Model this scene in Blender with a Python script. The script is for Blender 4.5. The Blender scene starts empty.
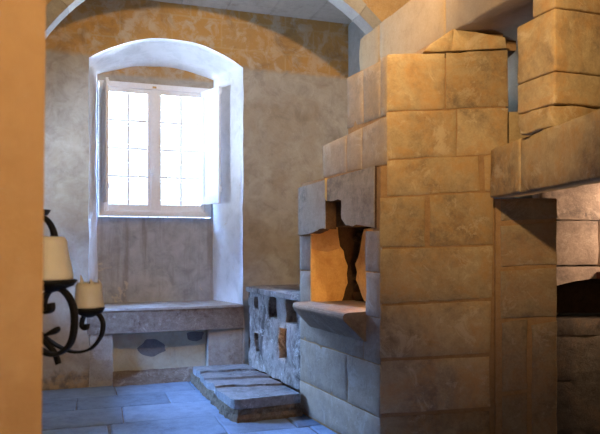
import bpy, bmesh, math, random
from mathutils import Vector, Matrix, noise
random.seed(7)
S = bpy.context.scene
COL = S.collection
F, HZ, EYE = 630.0, 245.0, 1.5
TH = math.atan(0.34)
AX = Vector((-math.sin(TH), math.cos(TH)))      # room depth axis
BX = Vector((math.cos(TH), math.sin(TH)))       # room width axis

def RW(x, y, z=0.0):
    """room coordinates (along the end wall, depth, height) to world"""
    p = BX * x + AX * y
    return Vector((p.x, p.y, z))

# ------------------------------------------------------------------ helpers
def tag(o, label=None, cat=None, group=None, kind=None):
    if label: o['label'] = label
    if cat: o['category'] = cat
    if group: o['group'] = group
    if kind: o['kind'] = kind
    return o

def thing(name, loc, label, cat, group=None):
    o = bpy.data.objects.new(name, None)
    o.empty_display_size = 0.1
    COL.objects.link(o)
    o.location = loc
    return tag(o, label, cat, group)

def obj(name, bm, mats, parent=None, origin=None, smooth=False, label=None, fixn=True):
    """bm holds world coordinates"""
    if fixn: bmesh.ops.recalc_face_normals(bm, faces=bm.faces)
    base = Vector((0, 0, 0))
    if parent is not None:
        q = parent
        while q is not None:
            base += Vector(q.location); q = q.parent
    org = Vector(origin) if origin is not None else base
    bmesh.ops.translate(bm, verts=bm.verts, vec=-org)
    me = bpy.data.meshes.new(name)
    bm.to_mesh(me); bm.free()
    if not isinstance(mats, (list, tuple)): mats = [mats]
    for m in mats: me.materials.append(m)
    if smooth:
        for p in me.polygons: p.use_smooth = True
    o = bpy.data.objects.new(name, me)
    COL.objects.link(o)
    if parent is not None: o.parent = parent
    o.location = org - base
    if label: o['label'] = label
    return o

def newbm():
    bm = bmesh.new()
    bm.faces.layers.float.new('tint')
    return bm

def prism(bm, pts, z0, z1, mi=0, bevel=0.0):
    """vertical prism on plan polygon pts (world xy); z0/z1 number or list"""
    n = len(pts)
    Z0 = z0 if isinstance(z0, (list, tuple)) else [z0] * n
    Z1 = z1 if isinstance(z1, (list, tuple)) else [z1] * n
    lo = [bm.verts.new((p[0], p[1], Z0[i])) for i, p in enumerate(pts)]
    hi = [bm.verts.new((p[0], p[1], Z1[i])) for i, p in enumerate(pts)]
    fs = [bm.faces.new(lo[::-1]), bm.faces.new(hi)]
    for i in range(n):
        j = (i + 1) % n
        fs.append(bm.faces.new((lo[i], lo[j], hi[j], hi[i])))
    for f in fs: f.material_index = mi
    if bevel:
        es = {e for f in fs for e in f.edges}
        bmesh.ops.bevel(bm, geom=list(es), offset=bevel, segments=2, affect='EDGES', profile=0.5)
    return fs

def rbox(bm, x0, x1, y0, y1, z0, z1, mi=0, bevel=0.0):
    pts = [RW(x0, y0), RW(x1, y0), RW(x1, y1), RW(x0, y1)]
    return prism(bm, [(p.x, p.y) for p in pts], z0, z1, mi, bevel)

class Plane:
    """vertical face: point, horizontal direction, outward normal (towards viewer)"""
    def __init__(s, o, d):
        s.o = Vector(o); s.d = Vector(d).normalized()
        n = Vector((s.d.y, -s.d.x))
        if n.dot(-s.o) < 0: n = -n
        s.n = n
    def at(s, a, z, out=0.0):
        p = s.o + s.d * a + s.n * out
        return Vector((p.x, p.y, z))
    def px(s, px, py):
        u = (px - 300) / F; v = (HZ - py) / F
        r = Vector((u, 1.0))
        t = s.o.dot(s.n) / r.dot(s.n)
        p = r * t
        return ((p - s.o).dot(s.d), EYE + v * t)

def block(bm, pl, q, thick=0.12, out=0.0, bev=0.005, amp=0.003, res=0.05, wob=0.005, mi=0, tint=None):
    """one dressed stone: q = four (s,z) corners bl, br, tr, tl on plane pl; pillowed, chipped face"""
    lay = bm.faces.layers.float['tint']
    if tint is None: tint = random.random()
    bl, br, tr, tl = [Vector(c) for c in q]
    L = max((br - bl).length, (tr - tl).length); Hh = max((tl - bl).length, (tr - br).length)
    def params(length):
        n = max(2, int(length / res))
        b = min(0.3, bev / max(length, 1e-4))
        return [0.0, b * 0.4, b] + [b + (1 - 2 * b) * i / n for i in range(1, n)] + [1 - b, 1 - b * 0.4, 1.0]
    us, vs = params(L), params(Hh)
    seed = Vector((random.uniform(0, 50), random.uniform(0, 50), random.uniform(0, 50)))
    G = []
    nu, nv = len(us), len(vs)
    for j, v in enumerate(vs):
        row = []
        for i, u in enumerate(us):
            p = (bl * (1 - u) + br * u) * (1 - v) + (tl * (1 - u) + tr * u) * v
            e = min(i, nu - 1 - i, j, nv - 1 - j)
            dep = {0: -bev, 1: -bev * 0.35}.get(e, 0.0)
            w = pl.at(p.x, p.y)
            nn = noise.noise(w * 5 + seed) * amp * 1.6 + noise.noise(w * 17 + seed) * amp * 0.7
            if e <= 2:
                a = p.x + noise.noise(w * 9 + seed) * wob
                z = p.y + noise.noise(w * 9 - seed) * wob
                if noise.noise(w * 22 + seed * 2) > 0.42: dep -= bev * 0.8
            else:
                a, z = p.x, p.y
            row.append(bm.verts.new(pl.at(a, z, out + dep + nn)))
        G.append(row)
    fs = []
    for j in range(nv - 1):
        for i in range(nu - 1):
            fs.append(bm.faces.new((G[j][i], G[j][i + 1], G[j + 1][i + 1], G[j + 1][i])))
    loop = [G[0][i] for i in range(nu)] + [G[j][nu - 1] for j in range(1, nv)] + \
           [G[nv - 1][i] for i in range(nu - 2, -1, -1)] + [G[j][0] for j in range(nv - 2, 0, -1)]
    back = [bm.verts.new(Vector((v.co.x - pl.n.x * thick, v.co.y - pl.n.y * thick, v.co.z))) for v in loop]
    m = len(loop)
    for i in range(m):
        j = (i + 1) % m
        fs.append(bm.faces.new((loop[j], loop[i], back[i], back[j])))
    fs.append(bm.faces.new(back))
    for f in fs:
        f[lay] = tint; f.material_index = mi; f.smooth = True
    return fs

def rect(a0, a1, z0, z1): return [(a0, z0), (a1, z0), (a1, z1), (a0, z1)]
def pxquad(pl, *c):
    """pixel corners tl, tr, br, bl on the plane"""
    tl, tr, br, bl = c
    return [pl.px(*bl), pl.px(*br), pl.px(*tr), pl.px(*tl)]

def polyface(bm, pl, pts, thick, out=0.0, mi=0, tint=0.5, bev=0.0, edge_mi=None, edge_z=0.0):
    """flat stone with an irregular (s,z) outline"""
    lay = bm.faces.layers.float['tint']
    fr = [bm.verts.new(pl.at(a, z, out)) for a, z in pts]
    bk = [bm.verts.new(pl.at(a, z, out - thick)) for a, z in pts]
    ff = bm.faces.new(fr); fb = bm.faces.new(bk[::-1]); fs = [ff, fb]
    n = len(pts)
    for i in range(n):
        j = (i + 1) % n
        fs.append(bm.faces.new((fr[j], fr[i], bk[i], bk[j])))
    for f in fs: f[lay] = tint; f.material_index = mi
    if edge_mi is not None:                 # broken, sooty edges
        for f in fs[2:]:
            if f.calc_center_median().z < edge_z: f.material_index = edge_mi
    if bev:
        bmesh.ops.bevel(bm, geom=list(ff.edges), offset=bev, segments=2, affect='EDGES')

def jag(p0, p1, n, amp):
    out = []
    for i in range(n):
        t = i / n
        j = amp if i else 0
        out.append((p0[0] + (p1[0] - p0[0]) * t + random.uniform(-j, j), p0[1] + (p1[1] - p0[1]) * t + random.uniform(-j, j)))
    return out

def smoothpath(pts, n=10):
    P = [Vector(p) for p in pts]; out = []
    for i in range(len(P) - 1):
        p0 = P[max(i - 1, 0)]; p1 = P[i]; p2 = P[i + 1]; p3 = P[min(i + 2, len(P) - 1)]
        for k in range(n):
            t = k / n
            out.append(0.5 * ((2 * p1) + (p2 - p0) * t + (2 * p0 - 5 * p1 + 4 * p2 - p3) * t * t + (3 * p1 - p0 - 3 * p2 + p3) * t ** 3))
    out.append(P[-1]); return out

def sweep(bm, pts, w, h, side=Vector((0, 1, 0)), taper=None, seg=8):
    """bar of w (along side) by h swept along pts, rounded section"""
    rings = []; n = len(pts)
    for i, p in enumerate(pts):
        t = (pts[min(i + 1, n - 1)] - pts[max(i - 1, 0)]).normalized()
        b = (side - t * side.dot(t))
        if b.length < 1e-4: b = Vector((1, 0, 0)) - t * t.x
        b.normalize(); nn = t.cross(b).normalized()
        k = taper(i / (n - 1)) if taper else 1.0
        ring = []
        for s in range(seg):
            a = 2 * math.pi * (s + .5) / seg
            ca, sa = math.cos(a), math.sin(a)
            sq = 0.55
            ca = math.copysign(abs(ca) ** sq, ca); sa = math.copysign(abs(sa) ** sq, sa)
            ring.append(bm.verts.new(p + b * (ca * w / 2 * k) + nn * (sa * h / 2 * k)))
        rings.append(ring)
    for i in range(n - 1):
        for s in range(seg):
            r = (s + 1) % seg
            bm.faces.new((rings[i][s], rings[i][r], rings[i + 1][r], rings[i + 1][s]))
    bm.faces.new(rings[0][::-1]); bm.faces.new(rings[-1])

def lathe(bm, c, prof, seg=32, wob=0.0, sd=0.0, lean=(0, 0)):
    c = Vector(c); rings = []
    z0 = prof[0][1]
    for r, z in prof:
        ring = []
        for s in range(seg):
            a = 2 * math.pi * s / seg
            k = 1 + wob * noise.noise(Vector((math.cos(a) * 1.4 + sd, math.sin(a) * 1.4, z * 25)))
            ring.append(bm.verts.new(c + Vector((math.cos(a) * r * k + lean[0] * (z - z0), math.sin(a) * r * k + lean[1] * (z - z0), z))))
        rings.append(ring)
    for i in range(len(rings) - 1):
        for s in range(seg):
            r = (s + 1) % seg
            bm.faces.new((rings[i][s], rings[i][r], rings[i + 1][r], rings[i + 1][s]))
    bm.faces.new(rings[0][::-1]); bm.faces.new(rings[-1])

# ------------------------------------------------------------------ materials
class NT:
    def __init__(s, name):
        s.m = bpy.data.materials.new(name); s.m.use_nodes = True
        s.t = s.m.node_tree; s.n = s.t.nodes
        s.b = s.n['Principled BSDF']
    def new(s, k, **kw):
        n = s.n.new(k)
        for a, v in kw.items():
            if hasattr(n, a): setattr(n, a, v)
        return n
    def link(s, a, b): s.t.links.new(a, b)
    def coord(s, rot=0.0, scale=(1, 1, 1)):
        tc = s.new('ShaderNodeTexCoord'); mp = s.new('ShaderNodeMapping')
        mp.inputs['Rotation'].default_value = (0, 0, rot); mp.inputs['Scale'].default_value = scale
        s.link(tc.outputs['Object'], mp.inputs['Vector']); return mp.outputs['Vector']
    def noise(s, vec, scale, detail=6, rough=.6, dist=0.0):
        n = s.new('ShaderNodeTexNoise')
        n.inputs['Scale'].default_value = scale; n.inputs['Detail'].default_value = detail
        n.inputs['Roughness'].default_value = rough; n.inputs['Distortion'].default_value = dist
        s.link(vec, n.inputs['Vector']); return n.outputs['Fac']
    def ramp(s, fac, stops):
        r = s.new('ShaderNodeValToRGB'); e = r.color_ramp.elements
        while len(e) < len(stops): e.new(0.5)
        for i, (p, c) in enumerate(stops):
            e[i].position = p
            e[i].color = (c, c, c, 1) if isinstance(c, (int, float)) else (*c, 1)
        s.link(fac, r.inputs['Fac']); return r.outputs['Color']
    def mix(s, fac, a, b, mode='MIX'):
        m = s.new('ShaderNodeMix', data_type='RGBA', blend_type=mode)
        for sock, v in ((m.inputs[0], fac), (m.inputs[6], a), (m.inputs[7], b)):
            if isinstance(v, (int, float)): sock.default_value = v
            elif isinstance(v, tuple): sock.default_value = (*v, 1)
            else: s.link(v, sock)
        return m.outputs[2]
    def math(s, op, a, b=0.0, clamp=False):
        m = s.new('ShaderNodeMath', operation=op, use_clamp=clamp)
        for sock, v in ((m.inputs[0], a), (m.inputs[1], b)):
            if isinstance(v, (int, float)): sock.default_value = v
            else: s.link(v, sock)
        return m.outputs[0]
    def bump(s, h, strength=.5, dist=.02, prev=None):
        b = s.new('ShaderNodeBump'); b.inputs['Strength'].default_value = strength; b.inputs['Distance'].default_value = dist
        s.link(h, b.inputs['Height'])
        if prev is not None: s.link(prev, b.inputs['Normal'])
        return b.outputs['Normal']
    def done(s, col=None, rough=.9, normal=None, spec=.25):
        if col is not None:
            if isinstance(col, tuple): s.b.inputs['Base Color'].default_value = (*col, 1)
            else: s.link(col, s.b.inputs['Base Color'])
        s.b.inputs['Roughness'].default_value = rough
        s.b.inputs['Specular IOR Level'].default_value = spec
        if normal is not None: s.link(normal, s.b.inputs['Normal'])
        return s.m

def stone(name, light, mid, dark, stain=None, stain_amt=.5, bump=.5, scale=1.0, vary=.35, spots=None, rot=0, wash=None, wash_amt=.5, streak=None):
    t = NT(name); v = t.coord(rot)
    big = t.noise(v, 2.2 * scale, 6, .65, .5); md = t.noise(v, 9 * scale, 8, .72, .3); fine = t.noise(v, 70 * scale, 4, .65)
    col = t.ramp(md, [(.3, dark), (.5, mid), (.7, light)])
    col = t.mix(.35, col, t.ramp(fine, [(.3, dark), (.7, light)]))
    if wash is not None:
        m = t.math('MULTIPLY', t.ramp(t.noise(v, 3.1 * scale, 7, .7, 1.0), [(.44, 0.0), (.58, 1.0)]), t.ramp(t.noise(v, 21 * scale, 5, .7), [(.35, .3), (.6, 1.0)]))
        col = t.mix(t.math('MULTIPLY', m, wash_amt), col, wash)
    if stain is not None:
        m = t.ramp(big, [(.46, 0.0), (.66, 1.0)])
        m2 = t.math('MULTIPLY', m, t.ramp(t.noise(v, 14 * scale, 6, .75), [(.38, 0.0), (.58, 1.0)]))
        col = t.mix(t.math('MULTIPLY', m2, stain_amt), col, stain)
    if streak is not None:
        vs = t.coord(rot, (5, 5, 1.8)); m4 = t.ramp(t.noise(vs, 1.0, 7, .75, .8), [(.53, 0.0), (.6, 1.0)])
        col = t.mix(t.math('MULTIPLY', m4, .85), col, streak)
    if spots is not None:
        m3 = t.ramp(t.noise(v, 5 * scale, 8, .78, .8), [(.555, 0.0), (.605, 1.0)])
        col = t.mix(t.math('MULTIPLY', m3, .6), col, spots)
    at = t.new('ShaderNodeAttribute'); at.attribute_name = 'tint'
    f = t.math('ADD', t.math('MULTIPLY', at.outputs['Fac'], vary), 1 - vary * .6)
    cmb = t.new('ShaderNodeCombineColor')
    for i in range(3): t.link(f, cmb.inputs[i])
    col = t.mix(1.0, col, cmb.outputs[0], 'MULTIPLY')
    n = t.bump(fine, bump * .6, .006); n = t.bump(md, bump, .02, n)
    return t.done(col, .92, n, .15)

M = {}
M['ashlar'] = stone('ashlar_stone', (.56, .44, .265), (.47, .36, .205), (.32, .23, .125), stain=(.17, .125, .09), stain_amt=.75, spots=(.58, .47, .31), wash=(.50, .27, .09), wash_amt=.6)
M['pier'] = stone('shaded_pier_stone', (.36, .285, .18), (.29, .22, .135), (.19, .14, .085), stain=(.11, .085, .065), stain_amt=.75, spots=(.38, .31, .22), wash=(.30, .16, .07), wash_amt=.6)  # scaled-down ashlar colours: the pier's dimness is painted in
M['shelf'] = stone('brown_shelf_stone', (.44, .325, .22), (.35, .25, .165), (.22, .15, .095), stain=(.15, .11, .08), stain_amt=.6, bump=.6, spots=(.46, .37, .28))
M['hood'] = stone('smooth_limestone', (.40, .305, .19), (.35, .26, .155), (.28, .20, .115), stain=(.26, .19, .12), stain_amt=.4, bump=.25)
M['mortar'] = stone('orange_mortar', (.52, .34, .18), (.44, .27, .13), (.32, .18, .08), bump=.6, scale=2)
M['pale'] = stone('pale_limestone', (.42, .335, .25), (.345, .27, .195), (.24, .185, .13), stain=(.22, .19, .17), stain_amt=.6, bump=.4, spots=(.42, .36, .29))
M['lintel'] = stone('sooty_limestone', (.46, .395, .315), (.38, .325, .255), (.25, .21, .165), stain=(.10, .092, .085), stain_amt=.9, bump=.4)
M['yellowmortar'] = stone('yellow_mortar', (.62, .44, .18), (.55, .37, .13), (.42, .27, .09), bump=.7, scale=3)
M['nicheorange'] = stone('ochre_plaster', (.72, .50, .22), (.64, .41, .16), (.48, .28, .10), stain=(.35, .16, .06), stain_amt=.6, bump=.4)
M['soot'] = stone('sooty_rubble', (.12, .075, .045), (.085, .05, .03), (.04, .025, .017), bump=1.0, scale=2)
M['rubble'] = stone('rubble_limestone', (.44, .41, .38), (.32, .29, .265), (.15, .13, .115), stain=(.06, .052, .047), stain_amt=.95, bump=1.0, spots=(.58, .56, .53), scale=1.2, streak=(.07, .062, .056))
M['step'] = stone('worn_step_stone', (.31, .335, .37), (.25, .27, .30), (.15, .16, .175), stain=(.07, .068, .065), stain_amt=.75, bump=.8, spots=(.40, .42, .45), scale=1.4)
M['riser'] = stone('rough_step_rubble', (.36, .30, .23), (.24, .19, .14), (.05, .04, .03), stain=(.30, .15, .07), stain_amt=.5, bump=1.0, scale=2)
M['bench'] = stone('weathered_bench_stone', (.58, .56, .53), (.50, .475, .45), (.34, .315, .29), stain=(.22, .15, .11), stain_amt=.6, bump=.6, spots=(.55, .50, .43))
M['slabred'] = stone('weathered_red_stone', (.40, .35, .31), (.28, .23, .195), (.13, .095, .075), stain=(.11, .06, .042), stain_amt=.85, bump=1.0, scale=1.3, spots=(.46, .42, .38))
M['recess'] = stone('painted_recess', (.74, .76, .66), (.66, .68, .58), (.54, .53, .44), stain=(.30, .29, .26), stain_amt=.5, bump=.6, spots=(.62, .61, .57), wash=(.58, .50, .35), wash_amt=.7)
M['recessstain'] = stone('dark_blotch', (.24, .26, .29), (.18, .20, .23), (.12, .13, .15), bump=.6)
M['flag'] = stone('flagstone', (.25, .345, .50), (.205, .29, .43), (.14, .195, .29), stain=(.11, .14, .19), stain_amt=.5, bump=.35, vary=.3)
M['charred'] = stone('charred_stone', (.15, .13, .11), (.105, .085, .07), (.05, .042, .036), stain=(.22, .14, .085), stain_amt=.5, bump=.9, scale=1.4)
M['hearthwall'] = stone('pinkish_hearth_stone', (.66, .52, .42), (.55, .42, .33), (.34, .26, .21), stain=(.20, .165, .15), stain_amt=.95, bump=.7, spots=(.66, .54, .45))
M['jamb'] = stone('smooth_door_jamb', (.52, .34, .185), (.48, .305, .16), (.42, .26, .13), stain=(.34, .19, .09), stain_amt=.5, bump=.2, scale=.7, rot=0)
M['archstone'] = stone('arch_voussoir', (.40, .39, .37), (.34, .33, .31), (.25, .24, .22), stain=(.26, .24, .22), stain_amt=.5, bump=.4)
M['spandrel'] = stone('ochre_spandrel', (.55, .38, .19), (.47, .30, .13), (.33, .20, .08), stain=(.42, .36, .28), stain_amt=.6, bump=.5, spots=(.50, .44, .35))
M['ceil'] = stone('ceiling_plaster', (.66, .61, .54), (.60, .55, .48), (.48, .43, .36), stain=(.28, .23, .18), stain_amt=.5, bump=.4)
M['dimstone'] = stone('low_bounce_stone', (.20, .16, .12), (.15, .12, .09), (.09, .07, .05), bump=.5)  # kept dark so the out-of-view surfaces bounce less warm light
M['greywall'] = stone('blue_grey_plaster', (.30, .28, .22), (.25, .235, .185), (.18, .165, .13), bump=.5)

def wall_back_mat():
    t = NT('end_wall_plaster_and_stone'); v = t.coord(-TH)
    sep = t.new('ShaderNodeSeparateXYZ'); t.link(v, sep.inputs[0])
    big = t.noise(v, 1.6, 6, .62, .6); md = t.noise(v, 6, 7, .68, .5); fine = t.noise(v, 45, 5, .6)
    pl = t.ramp(md, [(.28, (.29, .265, .23)), (.5, (.41, .385, .345)), (.72, (.49, .47, .43))])
    st = t.ramp(big, [(.42, 0.0), (.62, 1.0)])
    pl = t.mix(t.math('MULTIPLY', st, .5), pl, (.33, .255, .17))
    dk = t.math('MULTIPLY', t.ramp(t.noise(v, 3.3, 7, .7, .7), [(.52, 0.0), (.68, 1.0)]), .5)
    pl = t.mix(dk, pl, (.215, .19, .165))
    chip = t.ramp(t.noise(v, 7, 8, .75, 1.0), [(.63, 0.0), (.67, 1.0)])
    pl = t.mix(t.math('MULTIPLY', chip, .35), pl, (.54, .50, .44))
    # dressed stone above the plaster line
    cmb = t.new('ShaderNodeCombineXYZ'); t.link(sep.outputs[0], cmb.inputs[0]); t.link(sep.outputs[2], cmb.inputs[1])
    br = t.new('ShaderNodeTexBrick'); br.offset = .37
    t.link(cmb.outputs[0], br.inputs['Vector'])
    br.inputs['Color1'].default_value = (.47, .27, .085, 1); br.inputs['Color2'].default_value = (.40, .26, .12, 1)
    br.inputs['Mortar'].default_value = (.46, .33, .17, 1)
    br.inputs['Scale'].default_value = 1.0; br.inputs['Mortar Size'].default_value = .014; br.inputs['Mortar Smooth'].default_value = .6
    br.inputs['Brick Width'].default_value = .55; br.inputs['Row Height'].default_value = .31
    so = t.mix(t.ramp(md, [(.47, 0.0), (.58, .85)]), br.outputs['Color'], (.50, .43, .34))
    so = t.mix(t.math('MULTIPLY', t.ramp(big, [(.4, 0.0), (.6, 1.0)]), .45), so, (.50, .27, .07))
    so = t.mix(t.math('MULTIPLY', dk, 1.1, True), so, (.20, .135, .08))
    edge = t.math('ADD', sep.outputs[2], t.math('MULTIPLY', t.math('SUBTRACT', md, .5), .18))
    msk = t.ramp(t.math('SUBTRACT', edge, 3.0), [(.485, 0.0), (.53, 1.0)])
    col = t.mix(msk, pl, so)
    # bare rubble foot of the wall
    foot = t.ramp(t.math('ADD', sep.outputs[2], t.math('MULTIPLY', t.math('SUBTRACT', md, .5), .5)), [(.08, 1.0), (.2, 0.0)])
    col = t.mix(t.math('MULTIPLY', foot, .8), col, t.ramp(t.noise(v, 12, 5, .6), [(.4, (.16, .13, .10)), (.6, (.44, .30, .15))]))
    h = t.mix(t.math('MULTIPLY', msk, .7), md, br.outputs['Fac'])
    n = t.bump(fine, .25, .006); n = t.bump(md, .45, .025, n)
    return t.done(col, .93, n, .12)
M['wall_back'] = wall_back_mat()

def limewash():
    t = NT('limewash'); v = t.coord(-TH)
    md = t.noise(v, 5, 7, .65, .4); fine = t.noise(v, 40, 4, .6)
    c = t.ramp(md, [(.3, (.64, .635, .63)), (.5, (.77, .77, .77)), (.7, (.83, .83, .84))])
    chip = t.ramp(t.noise(v, 4, 8, .75, .8), [(.62, 0.0), (.67, 1.0)])
    c = t.mix(t.math('MULTIPLY', chip, .5), c, (.62, .50, .36))
    n = t.bump(fine, .2, .005); n = t.bump(md, .35, .02, n)
    return t.done(c, .85, n, .2)
M['lime'] = limewash()

def apron():
    t = NT('stained_apron_plaster'); v = t.coord(-TH)
    md = t.noise(v, 6, 7, .68, .5); fine = t.noise(v, 45, 5, .6)
    vs = t.coord(-TH, (5, 1, .5)); st = t.noise(vs, 1.6, 5, .6)
    c = t.ramp(md, [(.3, (.29, .305, .33)), (.5, (.41, .43, .46)), (.7, (.51, .53, .56))])
    c = t.mix(t.math('MULTIPLY', t.ramp(st, [(.5, 0.0), (.65, 1.0)]), .6), c, (.22, .20, .18))
    chip = t.ramp(t.noise(v, 3.2, 8, .72, .6), [(.60, 0.0), (.63, 1.0)])
    c = t.mix(t.math('MULTIPLY', chip, .8), c, (.60, .55, .46))
    n = t.bump(fine, .2, .005); n = t.bump(md, .35, .02, n)
    return t.done(c, .92, n, .12)
M['apron'] = apron()

def simple(name, c, rough=.5, metal=0.0, spec=.5, bump=0.0, var=.0):
    t = NT(name); v = t.coord(); nz = t.noise(v, 30, 5, .6)
    col = t.ramp(nz, [(.3, tuple(x * (1 - var) for x in c)), (.7, tuple(min(1, x * (1 + var)) for x in c))])
    n = t.bump(nz, bump, .004) if bump else None
    t.b.inputs['Metallic'].default_value = metal
    return t.done(col, rough, n, spec)
M['paint'] = simple('white_paint', (.86, .90, .95), .45, var=.04, bump=.1)
M['iron'] = simple('black_wrought_iron', (.005, .005, .0055), .6, 0, .25, .5, .4)
M['grille'] = simple('grey_iron_grille', (.30, .31, .32), .6, .2, .4, .2, .2)
M['brass'] = simple('worn_brass', (.35, .25, .12), .4, .8, .5, .1, .2)
M['rust'] = simple('rusty_iron', (.12, .035, .02), .8, .2, .3, .6, .4)
t = NT('cream_wax'); v = t.coord(); nz = t.noise(v, 22, 5, .6)
t.b.inputs['Subsurface Weight'].default_value = .15; t.b.inputs['Subsurface Radius'].default_value = (.02, .012, .006)
M['wax'] = t.done(t.ramp(nz, [(.3, (.80, .75, .67)), (.7, (.88, .845, .78))]), .55, t.bump(nz, .35, .01), .4)
t = NT('window_glass')
tr = t.new('ShaderNodeBsdfTransparent'); gl = t.new('ShaderNodeBsdfGlossy'); gl.inputs['Roughness'].default_value = .03
tr.inputs['Color'].default_value = (.95, .97, .97, 1)
fr = t.new('ShaderNodeFresnel'); fr.inputs['IOR'].default_value = 1.45
ms = t.new('ShaderNodeMixShader'); t.link(fr.outputs[0], ms.inputs[0]); t.link(tr.outputs[0], ms.inputs[1]); t.link(gl.outputs[0], ms.inputs[2])
t.link(ms.outputs[0], t.n['Material Output'].inputs['Surface'])
M['glass'] = t.m

# ------------------------------------------------------------------ room shell
# floor: irregular flagstones bedded in mortar
bm = newbm(); lay = bm.faces.layers.float['tint']
rbox(bm, -2.2, 5.2, -2.2, 8.2, -.30, -.012, 1)
y = -2.1
while y < 7.75:
    d = random.uniform(.42, .62)
    x = -2.1 - random.uniform(0, .4)
    while x < 5.1:
        w = random.uniform(.45, 1.0)
        if y + d > 2.2:
            g = .006
            s0 = random.uniform(-.012, .012); s1 = random.uniform(-.012, .012)
            c = [(x + g, y + g + s0), (x + w - g, y + g + s1), (x + w - g + s1, y + d - g), (x + g + s0, y + d - g)]
            pts = [RW(*q) for q in c]
            cx = sum((p for p in pts), Vector()) / 4
            dz = random.uniform(-.004, .004); tx = random.uniform(-.006, .006)
            ins = [cx + (p - cx) * (1 - .014 / max(.2, (p - cx).length)) for p in pts]
            lo = [bm.verts.new((p.x, p.y, -.10)) for p in pts]
            mid = [bm.verts.new((p.x, p.y, -.008 + dz)) for p in pts]
            top = [bm.verts.new((p.x, p.y, dz + (p.x - cx.x) * tx)) for p in ins]
            tv = random.random(); fs = [bm.faces.new(top)]
            for i in range(4):
                j = (i + 1) % 4
                fs.append(bm.faces.new((mid[i], mid[j], top[j], top[i]))); fs.append(bm.faces.new((lo[i], lo[j], mid[j], mid[i])))
            for f in fs: f[lay] = tv
        else:
            pass
        x += w
    y += d
obj('floor', bm, [M['flag'], M['step']])['kind'] = 'structure'

# ceilings
bm = newbm()
rbox(bm, -2.2, 5.2, -2.2, 5.5, 4.75, 5.0, 1)
for i in range(9):                      # long ceiling boards of stone over the window bay
    x0 = -1.0 + i * .5
    rbox(bm, x0 + .004, x0 + .496, 5.5, 7.0, 4.15 + random.uniform(0, .012), 4.5)
rbox(bm, -2.2, 5.2, 5.5, 7.2, 4.19, 5.0)
obj('ceiling', bm, [M['ceil'], M['dimstone']])['kind'] = 'structure'

# end wall with the splayed window embrasure
NX0, NX1, IX0, IX1, YW, YI, YO = .031, 1.695, .126, 1.486, 7.0, 7.7, 8.02
def arc(x0, z0, x1, z1, rise, n):
    out = []
    for i in range(n + 1):
        t = i / n
        out.append((x0 + (x1 - x0) * t, z0 + (z1 - z0) * t + rise * (1 - (2 * t - 1) ** 2)))
    return out
NSEG = 28
fa = arc(NX0, 3.47, NX1, 3.525, .265, NSEG); ia = arc(IX0, 3.48, IX1, 3.53, .135, NSEG)
def up(x, n, z0, z1): return [(x, z0 + (z1 - z0) * i / n) for i in range(n)]
front = up(NX0, 24, 0, 3.47) + fa + up(NX1, 24, 0, 3.525)[::-1]
inner = up(IX0, 24, 0, 3.48) + ia + up(IX1, 24, 0, 3.53)[::-1]
def wv(x, y, z, a=.012):
    p = RW(x, y, z)
    return p + Vector((noise.noise(p * 4) * a, 0, noise.noise(p * 4 + Vector((9, 3, 1))) * a))
bm = newbm()
ND = 8
rings = []
for k in range(ND + 1):
    t = k / ND
    rings.append([bm.verts.new(wv(f[0] * (1 - t) + g[0] * t, YW + (YI - YW) * t, f[1] * (1 - t) + g[1] * t)) for f, g in zip(front, inner)])
for k in range(ND):
    for i in range(len(front) - 1):
        f = bm.faces.new((rings[k][i], rings[k][i + 1], rings[k + 1][i + 1], rings[k + 1][i])); f.material_index = 1; f.smooth = True
# front face: left, right and above, stitched to the first ring
def vline(x, pts): return [bm.verts.new(RW(x, YW, p[1])) for p in pts]
nU = 24
Lo = [bm.verts.new(RW(-1.6, YW, front[i][1])) for i in range(nU + 1)]
for i in range(nU): bm.faces.new((Lo[i], rings[0][i], rings[0][i + 1], Lo[i + 1]))
n = len(front)
Ro = [bm.verts.new(RW(3.6, YW, front[n - 1 - i][1])) for i in range(nU + 1)]
for i in range(nU): bm.faces.new((rings[0][n - 1 - i], Ro[i], Ro[i + 1], rings[0][n - 2 - i]))
T = [bm.verts.new(RW(front[nU + i][0], YW, 4.4)) for i in range(NSEG + 1)]
for i in range(NSEG): bm.faces.new((rings[0][nU + i], rings[0][nU + i + 1], T[i + 1], T[i]))
a = bm.verts.new(RW(-1.6, YW, 4.4)); b = bm.verts.new(RW(3.6, YW, 4.4))
bm.faces.new((Lo[-1], rings[0][nU], T[0], a)); bm.faces.new((rings[0][nU + NSEG], Ro[-1], b, T[-1]))
# wall around the window at the back of the embrasure
WX0, WX1, WZ0, WZ1 = .14, 1.45, 1.83, 3.405
rbox(bm, -1.6, 3.6, YI, YO, 0, WZ0, 2); 
rbox(bm, -1.6, WX0, YI, YO, WZ0, WZ1, 2); rbox(bm, WX1, 3.6, YI, YO, WZ0, WZ1, 2)
rbox(bm, -1.6, 3.6, YI, YO, WZ1, 4.6, 0)
rbox(bm, -1.6, 3.6, YW + .01, YI, 4.36, 4.6, 0)
rbox(bm, -1.9, -1.58, YW, YO, 0, 4.6, 0); rbox(bm, 3.58, 3.9, YW, YO, 0, 4.6, 0)
obj('wall_back', bm, [M['wall_back'], M['lime'], M['apron']], fixn=False)['kind'] = 'structure'

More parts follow.
